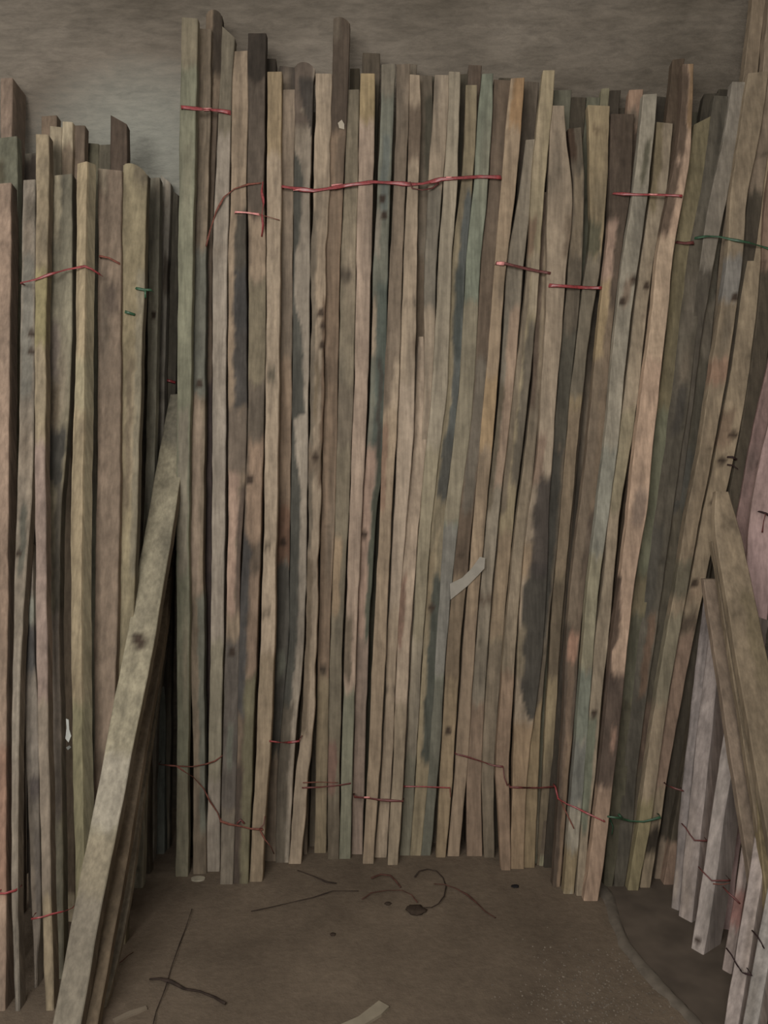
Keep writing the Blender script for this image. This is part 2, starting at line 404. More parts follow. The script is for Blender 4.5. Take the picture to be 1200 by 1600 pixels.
b('blue-grey mouldy batten scalloped along its face', U,
  [(100, 597, 618), (200, 594, 614), (300, 590, 610), (400, 584, 606), (600, 579, 603), (720, 572, 600), (800, 566, 588), (1000, 557, 576), (1200, 552, 570), (1335, 548, 567)], FRONT,
  patches=[(90, 150, 0, 1, (110, 102, 88)), (210, 340, .25, .8, (94, 98, 92)), (330, 400, 0, .4, GY), (470, 560, .0, .3, LT), (440, 720, .3, 1, (78, 84, 76)), (560, 720, .5, .8, M), (700, 1000, 0, .6, K), (700, 1000, .65, 1, (72, 74, 62)), (1000, 1400, 0, 1, (130, 112, 98))], knots=[(835, .2), (310, .4), (337, .6)])
b('narrow brown batten between the scalloped blue-grey one and the bright tan one', (118, 104, 88),
  [(100, 620, 641), (200, 619, 638), (300, 615, 633), (400, 610, 629), (600, 600, 624), (800, 594, 612), (1000, 583, 604), (1200, 575, 594), (1350, 566, 584)], FRONT + .004,
  patches=[(90, 130, 0, 1, (104, 92, 78)), (560, 800, .55, 1, LT), (640, 1350, 0, 1, (142, 124, 102)), (660, 800, 0, .4, (122, 98, 80))])
b('bright tan batten with dark scratches across it, joined by a pointed pale one', LT,
  [(117, 640, 656), (200, 640, 658), (300, 636, 653), (400, 631, 652), (600, 624, 648), (700, 620, 646), (800, 616, 636), (1000, 605, 621), (1200, 597, 613), (1340, 585, 604)], FRONT - .008,
  patches=[(165, 250, 0, 1, (98, 84, 70)), (470, 474, .1, 1, D), (532, 536, .5, 1, B), (546, 550, .5, 1, B), (600, 950, 0, 1, (160, 143, 124)), (1075, 1079, 0, 1, D)], mott=.4)
b('pale batten whose face narrows upward to a sharp point in the stack centre', (160, 142, 122),
  [(472, 656, 658), (520, 653, 662), (600, 650, 668), (700, 646, 668), (800, 635, 656), (1000, 621, 641), (1200, 614, 632), (1352, 605, 622)], FRONT - .004, Yb=None,
  patches=[(900, 1010, 0, .4, (124, 98, 82)), (1100, 1400, 0, 1, (130, 116, 96))], mott=.4)
b('grey-brown batten with a dark V-shaped stain behind the sharp-pointed one', (108, 98, 84),
  [(118, 656, 676), (200, 655, 676), (400, 652, 680), (600, 648, 676), (800, 632, 656), (1000, 616, 642), (1300, 606, 626)], MID, Yb=2.88,
  patches=[(150, 280, .4, 1, (76, 72, 60)), (400, 560, 0, 1, (100, 86, 70))])
b('wide pale batten cut off square, its front face tapering away under the red ribbon', (146, 131, 112),
  [(117, 680, 703), (200, 675, 699), (280, 670, 692), (400, 664, 682), (500, 662, 680), (600, 664, 678), (800, 650, 664), (1200, 628, 642), (1300, 624, 638)], FRONT + .02, Yb=2.86,
  patches=[(290, 480, 0, 1, (108, 102, 90))])
b('narrow pale batten beside the wide square-cut one, grey-green below', (144, 133, 114),
  [(112, 702, 719), (200, 700, 717), (300, 693, 714), (400, 686, 706), (600, 676, 700), (800, 656, 676), (1000, 644, 661), (1200, 633, 650), (1337, 624, 641)], FRONT - .01,
  patches=[(700, 1000, 0, 1, (134, 124, 102)), (1180, 1400, 0, 1, (112, 108, 92))], mott=.5)
b('batten with a pointed top, pale above and covered in blue-black mould below', (132, 120, 96),
  [(133, 728, 746), (200, 727, 744), (300, 720, 738), (400, 706, 728), (500, 702, 724), (600, 698, 719), (800, 676, 696), (1000, 662, 684), (1200, 650, 672), (1337, 641, 658)], FRONT + .006,
  patches=[(300, 700, .45, 1, (82, 86, 84)), (420, 560, .3, .9, (70, 74, 70)), (680, 780, .2, 1, (72, 72, 68)), (830, 900, .3, .6, (146, 132, 106)), (900, 1190, .35, 1, (64, 68, 62)), (860, 960, 0, .35, (126, 112, 88))], knots=[(950, .4)])
b('sage-green batten near the middle of the stack, its top cut level', (116, 120, 104),
  [(115, 753, 771), (200, 746, 768), (300, 740, 762), (400, 729, 751), (500, 724, 746), (600, 718, 742), (700, 708, 732), (800, 695, 718), (1000, 682, 698), (1200, 670, 686), (1337, 657, 673)], FRONT - .004,
  patches=[(470, 820, 0, 1, (130, 120, 100)), (820, 1060, 0, 1, (118, 114, 106)), (1060, 1400, 0, 1, (100, 98, 86))], mott=.6)
b('dark brown batten right of the sage-green one', (96, 82, 68),
  [(125, 772, 800), (300, 764, 788), (400, 752, 776), (600, 740, 762), (800, 718, 740), (1000, 699, 720), (1200, 688, 709), (1340, 681, 697)], FRONT + .012,
  patches=[(560, 800, .1, .9, (104, 96, 84)), (900, 1060, 0, 1, (120, 104, 84)), (1060, 1400, 0, 1, (138, 120, 94))], knots=[(1143, .45)])
b('orange-tan batten leaning beside the dark brown one, full height', (150, 130, 106),
  [(122, 799, 820), (200, 790, 814), (300, 783, 806), (400, 774, 792), (500, 767, 784), (600, 758, 778), (800, 741, 760), (1000, 724, 743), (1200, 711, 731), (1338, 699, 718)], FRONT - .008,
  patches=[(110, 200, .2, 1, (146, 116, 82)), (590, 700, 0, 1, (152, 128, 96)), (960, 1400, 0, 1, (134, 116, 96))], mott=.5)
b('greyish short batten tucked under the red tie, pinkish at shoulder height', (128, 118, 102),
  [(218, 822, 836), (300, 812, 832), (400, 793, 819), (600, 782, 804), (800, 761, 780), (1000, 744, 763), (1200, 729, 752), (1338, 729, 754)], FRONT + .004,
  patches=[(480, 760, .3, 1, (148, 126, 106)), (600, 800, 0, .35, (96, 86, 70)), (930, 945, .0, 1, DB), (1100, 1400, 0, 1, (126, 106, 88))])
b('tall batten with a yellow pointed top right of the orange-tan one', (150, 136, 108),
  [(110, 849, 867), (160, 843, 865), (200, 838, 859), (300, 830, 851), (360, 828, 845), (450, 822, 842), (600, 804, 828), (800, 783, 804), (1000, 765, 786), (1200, 752, 772), (1340, 756, 773)], FRONT - .004,
  patches=[(340, 400, 0, .5, (112, 92, 74)), (395, 490, .4, 1, (152, 138, 116)), (400, 800, 0, .35, (112, 100, 84)), (500, 760, .45, 1, (98, 90, 78)), (830, 1000, 0, 1, (134, 116, 94)), (1000, 1400, 0, 1, (112, 100, 84))])
b('slender batten glimpsed left of the bulging pale one, pale strip low down', (132, 118, 98),
  [(300, 850, 862), (400, 842, 856), (600, 832, 846), (700, 822, 838), (800, 808, 826), (880, 800, 816), (1000, 788, 807), (1200, 774, 795), (1360, 783, 799)], FRONT + .006,
  patches=[(300, 640, 0, .5, (88, 74, 62)), (1050, 1400, 0, 1, (134, 112, 92))])
b('large pale batten with a swollen shoulder near its top and black rot lower down', (148, 132, 112),
  [(165, 861, 882), (235, 859, 884), (262, 858, 893), (330, 856, 896), (400, 855, 886), (500, 853, 880), (600, 846, 871), (700, 842, 864), (800, 826, 858), (900, 815, 856), (1000, 810, 850), (1080, 806, 842), (1200, 801, 824), (1358, 797, 819)], FRONT - .006,
  patches=[(335, 400, .75, 1, B), (680, 760, 0, .5, (124, 104, 88)), (745, 900, .25, 1, (66, 60, 56)), (850, 905, 0, .3, (140, 120, 96)), (1130, 1400, 0, 1, (140, 118, 92)), (980, 1060, 0, .25, (120, 108, 88))], mott=.6, curves=[([(880, .3), (930, .0), (1030, .05), (1080, .2), (1115, .55), (1140, 1.2)], 'R', (60, 58, 53))])
b('dusky batten right of the swollen-shouldered one, darker than both neighbours', (98, 88, 74),
  [(200, 888, 908), (280, 896, 914), (350, 893, 912), (450, 886, 908), (600, 872, 892), (800, 853, 876), (1000, 836, 856), (1120, 828, 846), (1200, 822, 842), (1356, 818, 836)], FRONT + .004,
  patches=[(190, 250, 0, .5, (70, 54, 42)), (270, 400, .1, .9, (126, 112, 92)), (520, 700, 0, 1, (76, 72, 62)), (700, 1000, 0, .8, (64, 62, 56)), (1100, 1400, 0, 1, (134, 116, 88))])
b('tan batten with a sawn notch near its wide flat top', (138, 122, 94),
  [(165, 919, 953), (240, 922, 950), (300, 922, 948), (360, 924, 944), (420, 915, 938), (500, 905, 924), (600, 893, 912), (700, 884, 902), (800, 874, 894), (900, 866, 884), (1000, 860, 876), (1200, 848, 864), (1352, 839, 853)], FRONT - .002,
  patches=[(198, 204, .15, .7, (72, 56, 42)), (345, 400, 0, .8, (80, 78, 62)), (400, 620, 0, 1, (106, 98, 84)), (640, 900, 0, 1, (122, 106, 86)), (900, 1060, 0, 1, (98, 86, 70)), (1200, 1400, 0, 1, (104, 92, 74))])
b('very dark rough-topped batten with a pale lower face, under the upper right red tie', (84, 72, 61),
  [(178, 955, 991), (300, 953, 985), (360, 952, 976), (420, 944, 968), (500, 936, 958), (600, 926, 950), (700, 918, 942), (800, 905, 932), (900, 893, 916), (1000, 884, 906), (1100, 882, 900), (1200, 875, 890), (1386, 864, 876)], FRONT - .004,
  patches=[(345, 480, 0, .5, K), (440, 640, 0, .55, (150, 130, 98)), (480, 800, .5, 1, (116, 100, 82)), (560, 980, 0, .6, (112, 98, 82)), (990, 1032, .1, .9, (152, 118, 98)), (1040, 1250, .2, .7, (112, 94, 78)), (1150, 1400, .5, 1, (124, 104, 84))])
b('pale grey batten with a straight cut top, blue-green toward its foot', (144, 136, 120),
  [(147, 1005, 1027), (200, 1001, 1023), (300, 990, 1013), (400, 974, 999), (500, 962, 985), (600, 953, 975), (700, 944, 966), (800, 932, 952), (900, 920, 938), (1000, 911, 929), (1100, 904, 922), (1200, 896, 915), (1300, 888, 907), (1397, 880, 897)], FRONT - .012,
  patches=[(215, 290, .4, .8, (92, 88, 72)), (430, 480, .3, .8, (116, 100, 84)), (700, 870, 0, 1, (126, 124, 112)), (870, 1050, 0, 1, (134, 127, 104)), (1050, 1160, 0, 1, (110, 114, 101)), (1160, 1260, 0, 1, (104, 104, 97)), (1330, 1400, 0, 1, (130, 114, 86))], knots=[(437, .9), (472, .3)], mott=.5)
b('pale narrow batten right of the straight-cut grey one, dark gap along its left', (140, 126, 106),
  [(192, 1027, 1051), (300, 1018, 1043), (400, 1002, 1022), (500, 990, 1009), (600, 978, 1000), (700, 966, 986), (800, 952, 968), (900, 944, 960), (1000, 930, 951), (1100, 922, 940), (1200, 914, 932), (1300, 908, 920), (1400, 901, 913)], FRONT - .006,
  patches=[(185, 330, 0, .45, (112, 100, 76)), (640, 800, 0, 1, (134, 124, 100)), (1120, 1300, 0, .7, (100, 104, 88))], knots=[(448, .7), (1115, .4)], mott=.5)
b('peach-pink batten with a wavy left edge, the brightest of the right half', (168, 142, 120),
  [(100, 1067, 1084), (200, 1063, 1081), (250, 1056, 1080), (300, 1045, 1068), (400, 1027, 1051), (500, 1018, 1043), (600, 1004, 1031), (700, 992, 1020), (780, 984, 1014), (900, 970, 994), (1000, 955, 981), (1080, 950, 975), (1200, 938, 961), (1300, 927, 951), (1408, 912, 935)], FRONT - .016,
  patches=[(90, 200, .6, 1, (128, 104, 76)), (90, 250, 0, .55, (84, 70, 58)), (250, 370, 0, .5, (84, 70, 58)), (370, 560, 0, 1, (168, 146, 122)), (765, 820, .2, .9, (126, 108, 94)), (1055, 1235, 0, 1, (78, 66, 58)), (1140, 1170, .5, .8, (164, 132, 112)), (1235, 1400, 0, 1, (148, 124, 104))], mott=.4, curves=[([(900, -.1), (940, .25), (985, .45), (1005, .3), (1020, .05), (1045, .1), (1075, .6), (1085, .9)], 'L', (76, 62, 52))])
b('olive batten with slanted short top beside the peach-pink one', O,
  [(188, 1085, 1111), (300, 1070, 1096), (400, 1052, 1076), (500, 1044, 1066), (600, 1032, 1056), (800, 1008, 1030), (1000, 980, 1004), (1200, 958, 982), (1300, 950, 972), (1386, 943, 958)], FRONT + .002,
  patches=[(640, 900, 0, 1, (108, 108, 88)), (960, 1100, 0, 1, (90, 88, 73)), (1100, 1400, 0, 1, (80, 76, 62))], topcut=.5)
b('broad dark bark-mottled batten left of the two long tan right-hand ones', (86, 80, 69),
  [(150, 1116, 1138), (300, 1096, 1120), (400, 1074, 1102), (600, 1052, 1080), (800, 1024, 1052), (1000, 998, 1024), (1200, 974, 996), (1300, 966, 990), (1386, 960, 976)], FRONT + .012,
  patches=[(430, 520, .2, .9, (100, 92, 80)), (600, 680, .3, .8, (66, 62, 56)), (820, 960, 0, .6, (78, 74, 66)), (960, 1090, .4, .9, (104, 84, 68))], mott=2)
b('dark knobbly batten pressed against the left of the long grey-topped one', (80, 74, 62),
  [(200, 1130, 1150), (400, 1098, 1124), (600, 1078, 1106), (800, 1050, 1078), (1000, 1020, 1044), (1200, 994, 1012), (1300, 984, 1000), (1384, 972, 986)], FRONT + .022,
  patches=[(470, 560, 0, 1, (96, 88, 76)), (700, 800, 0, .7, (70, 68, 62)), (1100, 1200, 0, 1, (90, 74, 62))], mott=2)
b('short mottled brown batten under the green twine near the floor', (112, 102, 80),
  [(1225, 986, 1004), (1300, 970, 992), (1383, 958, 974)], 2.68, Yb=None, patches=[(1300, 1320, 0, 1, D)])
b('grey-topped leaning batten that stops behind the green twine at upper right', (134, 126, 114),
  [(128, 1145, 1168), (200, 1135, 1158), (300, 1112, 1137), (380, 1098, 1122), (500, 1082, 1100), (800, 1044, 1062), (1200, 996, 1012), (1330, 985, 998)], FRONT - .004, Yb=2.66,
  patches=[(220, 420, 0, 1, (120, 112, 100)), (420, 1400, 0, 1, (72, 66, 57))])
b('long tan batten leaning farthest left of the pair at right, greenish near its foot', (138, 122, 100),
  [(113, 1170, 1201), (200, 1157, 1190), (300, 1142, 1168), (400, 1138, 1161), (500, 1124, 1149), (600, 1108, 1134), (700, 1094, 1116), (800, 1074, 1096), (900, 1058, 1078), (1000, 1040, 1061), (1100, 1023, 1043), (1200, 1010, 1030), (1300, 996, 1016), (1392, 981, 998)], FRONT - .02,
  patches=[(400, 470, 0, 1, (126, 122, 116)), (560, 600, 0, 1, (140, 112, 92)), (875, 935, 0, 1, (98, 92, 76)), (960, 1100, 0, 1, (124, 116, 96)), (1250, 1400, 0, 1, (130, 119, 88))], knots=[(465, .8)])
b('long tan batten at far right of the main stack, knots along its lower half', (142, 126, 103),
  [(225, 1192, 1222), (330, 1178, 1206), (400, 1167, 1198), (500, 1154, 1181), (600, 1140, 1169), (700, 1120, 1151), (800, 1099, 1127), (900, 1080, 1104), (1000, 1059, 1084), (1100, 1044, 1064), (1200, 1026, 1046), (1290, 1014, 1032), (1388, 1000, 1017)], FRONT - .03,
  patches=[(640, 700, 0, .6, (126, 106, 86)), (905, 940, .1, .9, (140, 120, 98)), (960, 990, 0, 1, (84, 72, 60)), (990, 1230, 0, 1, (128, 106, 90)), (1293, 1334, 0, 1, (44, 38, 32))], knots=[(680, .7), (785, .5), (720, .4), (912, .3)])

# ---- back rows of the main stack (only their tops and slivers show) --------
XT = [200, 295, 428, 575, 710, 810, 872, 1015, 1155, 1260]
XB = [190, 284, 399, 539, 633, 709, 808, 889, 990, 1090]
def back(label, c, y, xl, xr, Yt=BACK, dYb=.07, yb=1330, patches=(), topcut=0.0, bend=0, **kw):
    xm = (xl + xr) / 2; w = xr - xl
    bx_ = float(np.interp(xm, XT, XB)) + bend
    ks = [(y, xl, xr)]
    for yy in (400, 800, 1200):
        t = (yy - y) / (yb - y); xc = xm + (bx_ - xm) * t
        ks.append((yy, xc - w * .47, xc + w * .47))
    ks.append((yb, bx_ - w * .43, bx_ + w * .43))
    base = float(np.interp(bx_, [284, 380, 420, 540, 740, 800, 890, 1000], [2.72, 2.68, 2.76, 2.83, 2.83, 2.76, 2.62, 2.62]))
    return b(label, c, ks, Yt, Yb=base + dYb, patches=patches, topcut=topcut, **kw)
back('dark stub top between the blackened square top and the light yellowish-tan batten', (66, 58, 49), 92, 414, 431)
back('dark flat-topped batten just left of the round-topped dark one', (70, 62, 55), 104, 437, 462)
back('thin dark top peeping out right of the tallest weathered batten', (74, 66, 52), 107, 547, 562)
back('dark brown slant-cut top rising behind the mustard-topped batten', (86, 76, 63), 83, 567, 594, patches=[(170, 1400, 0, 1, (70, 64, 52))])
back('grey-brown top behind the narrow brown batten and the dark-scratched one', (112, 101, 86), 100, 636, 652)
back('shadowy batten seen in the slit left of the wide pale square-cut one', (84, 78, 64), 120, 672, 688)
back('dark strip of a batten between the narrow pale and the pointed-top ones', (72, 66, 54), 116, 714, 732)
back('dark chipped top behind the pointed-top batten', (88, 74, 62), 102, 732, 753)
back('dark batten top between the sage-green and orange-tan ones', (78, 70, 57), 122, 780, 802)
back('dull batten top between the orange-tan and the yellow-pointed one', (92, 82, 70), 128, 820, 842)
back('green-grey top behind the swollen-shouldered batten', (96, 94, 80), 141, 866, 893)
back('dark brown top right of the swollen-shouldered batten', (76, 68, 56), 152, 893, 916)
back('mossy top behind the left of the notched batten', (98, 96, 80), 152, 917, 938)
back('thin pale-green top rising behind the right of the notched batten', (128, 122, 98), 138, 940, 953, patches=[(170, 1400, 0, 1, DB)])
back('near-black top right of the notched batten', (62, 55, 46), 141, 953, 970)
back('pinkish stub with a chipped end left of the straight-cut pale grey batten', (146, 120, 100), 140, 984, 1005, Yt=MID, dYb=.04, patches=[(172, 200, 0, 1, (104, 92, 78)), (200, 1400, 0, 1, (70, 60, 50))])
back('dark batten top right of the straight-cut pale grey one', (62, 56, 47), 152, 1026, 1054)
back('dark knotty top just left of the peach-pink batten top', (86, 72, 58), 92, 1052, 1070, Yt=MID, dYb=.04)
back('dark batten in the shade between the olive and grey-topped ones', (66, 60, 50), 146, 1100, 1128)
back('shaded back batten left of the grey-topped leaning one', (66, 60, 50), 140, 1124, 1148)
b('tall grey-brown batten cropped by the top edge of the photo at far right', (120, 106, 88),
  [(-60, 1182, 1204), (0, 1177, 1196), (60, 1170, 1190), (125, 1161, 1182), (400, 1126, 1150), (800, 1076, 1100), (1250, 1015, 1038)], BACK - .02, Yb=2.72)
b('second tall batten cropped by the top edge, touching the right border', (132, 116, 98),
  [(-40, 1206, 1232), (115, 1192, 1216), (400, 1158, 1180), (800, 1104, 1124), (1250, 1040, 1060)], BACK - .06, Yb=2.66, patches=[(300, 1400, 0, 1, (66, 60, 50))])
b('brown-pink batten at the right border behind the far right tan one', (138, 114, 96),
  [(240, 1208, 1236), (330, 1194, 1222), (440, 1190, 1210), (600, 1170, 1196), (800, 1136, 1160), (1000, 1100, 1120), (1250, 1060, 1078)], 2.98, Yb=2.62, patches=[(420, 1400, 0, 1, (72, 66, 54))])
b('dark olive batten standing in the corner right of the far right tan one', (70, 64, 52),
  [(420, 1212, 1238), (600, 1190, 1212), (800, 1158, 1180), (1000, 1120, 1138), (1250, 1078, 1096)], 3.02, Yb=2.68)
# filler rows hidden behind: only slivers of them show in the slits between the front battens
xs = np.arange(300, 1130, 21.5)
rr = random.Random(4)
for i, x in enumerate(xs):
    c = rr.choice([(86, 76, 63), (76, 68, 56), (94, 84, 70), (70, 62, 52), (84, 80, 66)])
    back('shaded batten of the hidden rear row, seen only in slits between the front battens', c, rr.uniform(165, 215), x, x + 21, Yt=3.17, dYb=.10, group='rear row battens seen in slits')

# ---- left stack ------------------------------------------------------------
b('reddish-tan batten at the left border of the left stack, in front', (144, 122, 104),
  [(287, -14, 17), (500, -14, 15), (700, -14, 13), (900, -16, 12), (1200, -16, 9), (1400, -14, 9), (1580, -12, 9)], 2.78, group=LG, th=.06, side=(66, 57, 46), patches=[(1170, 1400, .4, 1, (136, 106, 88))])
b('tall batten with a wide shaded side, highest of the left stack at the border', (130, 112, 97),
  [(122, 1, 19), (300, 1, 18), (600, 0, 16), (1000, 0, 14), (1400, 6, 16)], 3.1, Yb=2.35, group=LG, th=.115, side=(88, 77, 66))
b('mossy mottled stub at the left border, below the highest batten', (108, 108, 92),
  [(215, -12, 26), (300, -10, 27), (500, -10, 26), (900, -10, 22), (1400, -10, 20)], 2.88, Yb=2.14, group=LG, patches=[(255, 285, 0, .5, (78, 72, 56))], mott=2)
b('grey spotted narrow batten next to the reddish-tan border one', (128, 118, 104),
  [(281, 36, 55), (400, 34, 54), (500, 32, 54), (600, 30, 53), (700, 29, 52), (800, 26, 48), (900, 22, 40), (1000, 20, 33), (1200, 17, 28), (1400, 17, 27), (1580, 23, 31)], 2.78, group=LG,
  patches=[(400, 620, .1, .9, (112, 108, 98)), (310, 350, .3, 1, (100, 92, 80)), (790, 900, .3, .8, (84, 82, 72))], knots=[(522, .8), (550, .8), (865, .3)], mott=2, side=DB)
b('splintering batten with a pale patch, tapering to a point above the floor', (124, 114, 102),
  [(850, 34, 50), (935, 35, 51), (1000, 37, 53), (1100, 39, 58), (1200, 40, 60), (1350, 47, 62), (1450, 50, 64), (1522, 53, 57)], 2.42, Yb=2.08, group=LG,
  patches=[(935, 975, 0, 1, (150, 150, 136)), (978, 1050, 0, 1, (74, 72, 70)), (1215, 1250, .2, 1, (84, 76, 72)), (1300, 1420, .5, 1, (96, 88, 80))], mott=1.5)
b('slim yellowish batten in the left stack, its square top above the grey spotted one', (140, 126, 102),
  [(210, 56, 76), (350, 56, 75), (500, 54, 71), (700, 54, 70), (900, 55, 72), (1000, 56, 73), (1200, 60, 76), (1400, 65, 80), (1580, 70, 84)], 2.76, group=LG,
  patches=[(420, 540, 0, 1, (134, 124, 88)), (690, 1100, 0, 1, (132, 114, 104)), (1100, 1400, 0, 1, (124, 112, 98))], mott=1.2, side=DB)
b('broad mould-stained batten in the left stack with a black patch at shoulder height', (122, 115, 96),
  [(273, 78, 112), (400, 76, 112), (500, 73, 112), (600, 72, 110), (700, 72, 104), (800, 72, 94), (1000, 74, 92), (1200, 77, 96), (1400, 82, 98), (1530, 86, 100)], 2.77, Yb=2.12, group=LG,
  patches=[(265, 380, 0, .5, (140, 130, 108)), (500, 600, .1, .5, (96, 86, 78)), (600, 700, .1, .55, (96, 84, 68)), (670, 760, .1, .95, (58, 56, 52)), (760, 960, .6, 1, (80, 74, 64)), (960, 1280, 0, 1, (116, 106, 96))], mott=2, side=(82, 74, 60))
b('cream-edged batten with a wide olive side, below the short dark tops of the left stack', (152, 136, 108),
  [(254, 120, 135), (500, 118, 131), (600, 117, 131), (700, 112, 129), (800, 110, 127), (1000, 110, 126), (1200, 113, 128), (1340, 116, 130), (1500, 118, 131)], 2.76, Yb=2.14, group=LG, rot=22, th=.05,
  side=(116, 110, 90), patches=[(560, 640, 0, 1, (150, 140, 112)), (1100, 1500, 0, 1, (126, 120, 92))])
b('wide smooth brown batten in the middle of the left stack', (120, 104, 88),
  [(265, 153, 190), (500, 153, 188), (700, 152, 188), (800, 150, 187), (1000, 147, 182), (1300, 146, 176)], 2.84, Yb=2.24, group=LG,
  patches=[(255, 300, 0, .4, (124, 112, 94)), (450, 490, .4, .9, (88, 76, 66))], mott=.7)
b('olive-brown rounded batten left of the thin grey ones in the left stack', (126, 115, 90),
  [(257, 192, 230), (400, 190, 226), (600, 188, 220), (800, 184, 214), (1000, 178, 208), (1300, 172, 200)], 2.86, Yb=2.28, group=LG,
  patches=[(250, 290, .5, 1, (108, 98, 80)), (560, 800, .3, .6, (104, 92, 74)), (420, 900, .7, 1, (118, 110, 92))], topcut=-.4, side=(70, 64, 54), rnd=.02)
b('thin grey-green batten with a red speck, third from the right of the left stack', (132, 127, 111),
  [(278, 232, 250), (500, 231, 246), (700, 228, 242), (900, 222, 236), (1200, 214, 228)], 3.08, Yb=2.6, group=LG, knots=[(492, .6)])
b('thin grey batten with a sloping top, second from the right of the left stack', (132, 125, 113),
  [(280, 251, 267), (500, 246, 259), (700, 243, 255), (900, 238, 250), (1200, 232, 243)], 3.17, Yb=2.78, group=LG, topcut=-.8, patches=[(400, 460, .5, 1, D)])
b('low dark batten at the right end of the left stack', (86, 80, 68),
  [(300, 267, 278), (500, 260, 277), (700, 256, 272), (900, 254, 270), (1200, 250, 266)], 3.2, Yb=2.88, group=LG, topcut=-.8)
b('blue-grey batten almost hidden behind the leaning beam', (98, 100, 92),
  [(600, 240, 262), (800, 238, 260), (1000, 236, 258), (1260, 224, 258)], 3.18, Yb=2.84, group=LG)
# short dark tops and cut ends behind the left stack
for (lab, c, y, xl, xr, yt, kw) in [
    ('brown batten end behind the slim yellowish one', (108, 92, 76), 181, 64, 88, 2.95, {}),
    ('cream cut end at the top of the left stack', (150, 136, 112), 198, 78, 97, 2.9, dict(patches=[(222, 1500, 0, 1, (100, 92, 76))])),
    ('lightest cream knobbly end beside the other cream end of the left stack', (162, 149, 124), 190, 97, 113, 2.9, dict(patches=[(226, 1500, 0, 1, (104, 90, 74))])),
    ('brown end with a notched top left of the dark cut end', (106, 92, 78), 196, 114, 132, 2.92, {}),
    ('short olive end in the dip of the left stack', (88, 84, 68), 224, 132, 154, 2.98, dict(patches=[(225, 245, 0, .4, (60, 52, 42))])),
    ('low grey end in the dip of the left stack beside the tall brown one', (94, 88, 74), 226, 154, 174, 2.98, {}),
    ('tall dark brown batten end with a slanted top, standing over the left stack', (84, 71, 60), 187, 173, 198, 2.96, dict(topcut=-.55)),
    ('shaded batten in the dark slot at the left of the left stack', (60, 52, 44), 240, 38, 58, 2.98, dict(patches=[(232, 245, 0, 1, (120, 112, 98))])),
]:
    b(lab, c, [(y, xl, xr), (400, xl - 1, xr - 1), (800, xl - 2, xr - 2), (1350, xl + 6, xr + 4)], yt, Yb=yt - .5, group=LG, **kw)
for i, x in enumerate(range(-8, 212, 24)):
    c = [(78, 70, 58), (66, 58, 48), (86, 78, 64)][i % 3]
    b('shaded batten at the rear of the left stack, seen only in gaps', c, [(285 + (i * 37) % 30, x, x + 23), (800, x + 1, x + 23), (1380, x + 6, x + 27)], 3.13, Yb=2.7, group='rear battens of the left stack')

# ---- beams leaning across the left stack -----------------------------------
b('thick pale beam leaning diagonally from the bottom left corner up to the main stack', (142, 134, 112),
  [(615, 265, 305), (800, 232, 273), (1000, 196, 242), (1200, 158, 202), (1400, 119, 162), (1600, 81, 127), (1650, 71, 118)], 3.04, Yb=None, group='beams leaning across the left stack',
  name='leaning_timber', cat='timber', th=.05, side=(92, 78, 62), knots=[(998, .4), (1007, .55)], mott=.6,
  patches=[(1180, 1300, 0, 1, (150, 142, 126)), (1310, 1500, 0, 1, (130, 120, 100)), (1400, 1650, 0, 1, (118, 110, 96)), (600, 700, 0, 1, (120, 114, 98))])
b('brown beam directly behind the thick pale diagonal one', (98, 84, 66),
  [(860, 262, 272), (1000, 240, 258), (1200, 199, 222), (1400, 160, 190), (1600, 126, 152), (1630, 121, 147)], 2.98, Yb=None, group='beams leaning across the left stack', name='leaning_timber', cat='timber', th=.04)
b('thin light-edged stick on the right of the two diagonal beams', (108, 98, 82),
  [(985, 258, 264), (1060, 244, 252), (1200, 222, 232), (1300, 206, 217), (1400, 190, 204), (1500, 172, 188), (1575, 152, 166)], 2.95, Yb=None, group='beams leaning across the left stack', name='leaning_stick', cat='stick', th=.03)

# ---- pink-white battens along the right wall -------------------------------
RG = 'pinkish white battens along the right wall'
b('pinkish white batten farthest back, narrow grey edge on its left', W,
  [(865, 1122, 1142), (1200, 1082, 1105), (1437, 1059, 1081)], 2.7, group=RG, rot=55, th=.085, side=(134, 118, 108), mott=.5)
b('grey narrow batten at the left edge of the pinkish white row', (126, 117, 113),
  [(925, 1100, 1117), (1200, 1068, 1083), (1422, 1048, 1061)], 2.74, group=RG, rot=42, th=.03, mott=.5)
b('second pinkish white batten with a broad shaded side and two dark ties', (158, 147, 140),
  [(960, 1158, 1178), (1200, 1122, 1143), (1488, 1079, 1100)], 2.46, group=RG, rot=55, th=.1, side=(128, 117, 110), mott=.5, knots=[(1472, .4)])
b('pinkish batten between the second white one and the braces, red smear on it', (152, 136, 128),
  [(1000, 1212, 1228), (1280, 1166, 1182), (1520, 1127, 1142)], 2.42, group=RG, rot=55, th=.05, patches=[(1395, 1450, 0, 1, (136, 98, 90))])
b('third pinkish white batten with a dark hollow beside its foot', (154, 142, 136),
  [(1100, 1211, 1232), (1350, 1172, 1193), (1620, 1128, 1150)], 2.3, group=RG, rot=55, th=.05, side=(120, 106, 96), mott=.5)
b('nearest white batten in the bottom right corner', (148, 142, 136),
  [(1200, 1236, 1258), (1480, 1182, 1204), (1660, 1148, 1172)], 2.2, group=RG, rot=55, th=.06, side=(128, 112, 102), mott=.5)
b('pink-faced plank touching the right border at mid height', (160, 134, 130),
  [(560, 1224, 1262), (700, 1192, 1236), (800, 1170, 1216), (900, 1166, 1206), (1100, 1160, 1186), (1380, 1124, 1150)], 2.66, Yb=2.36, group=RG, rot=20, th=.04, mott=.6)
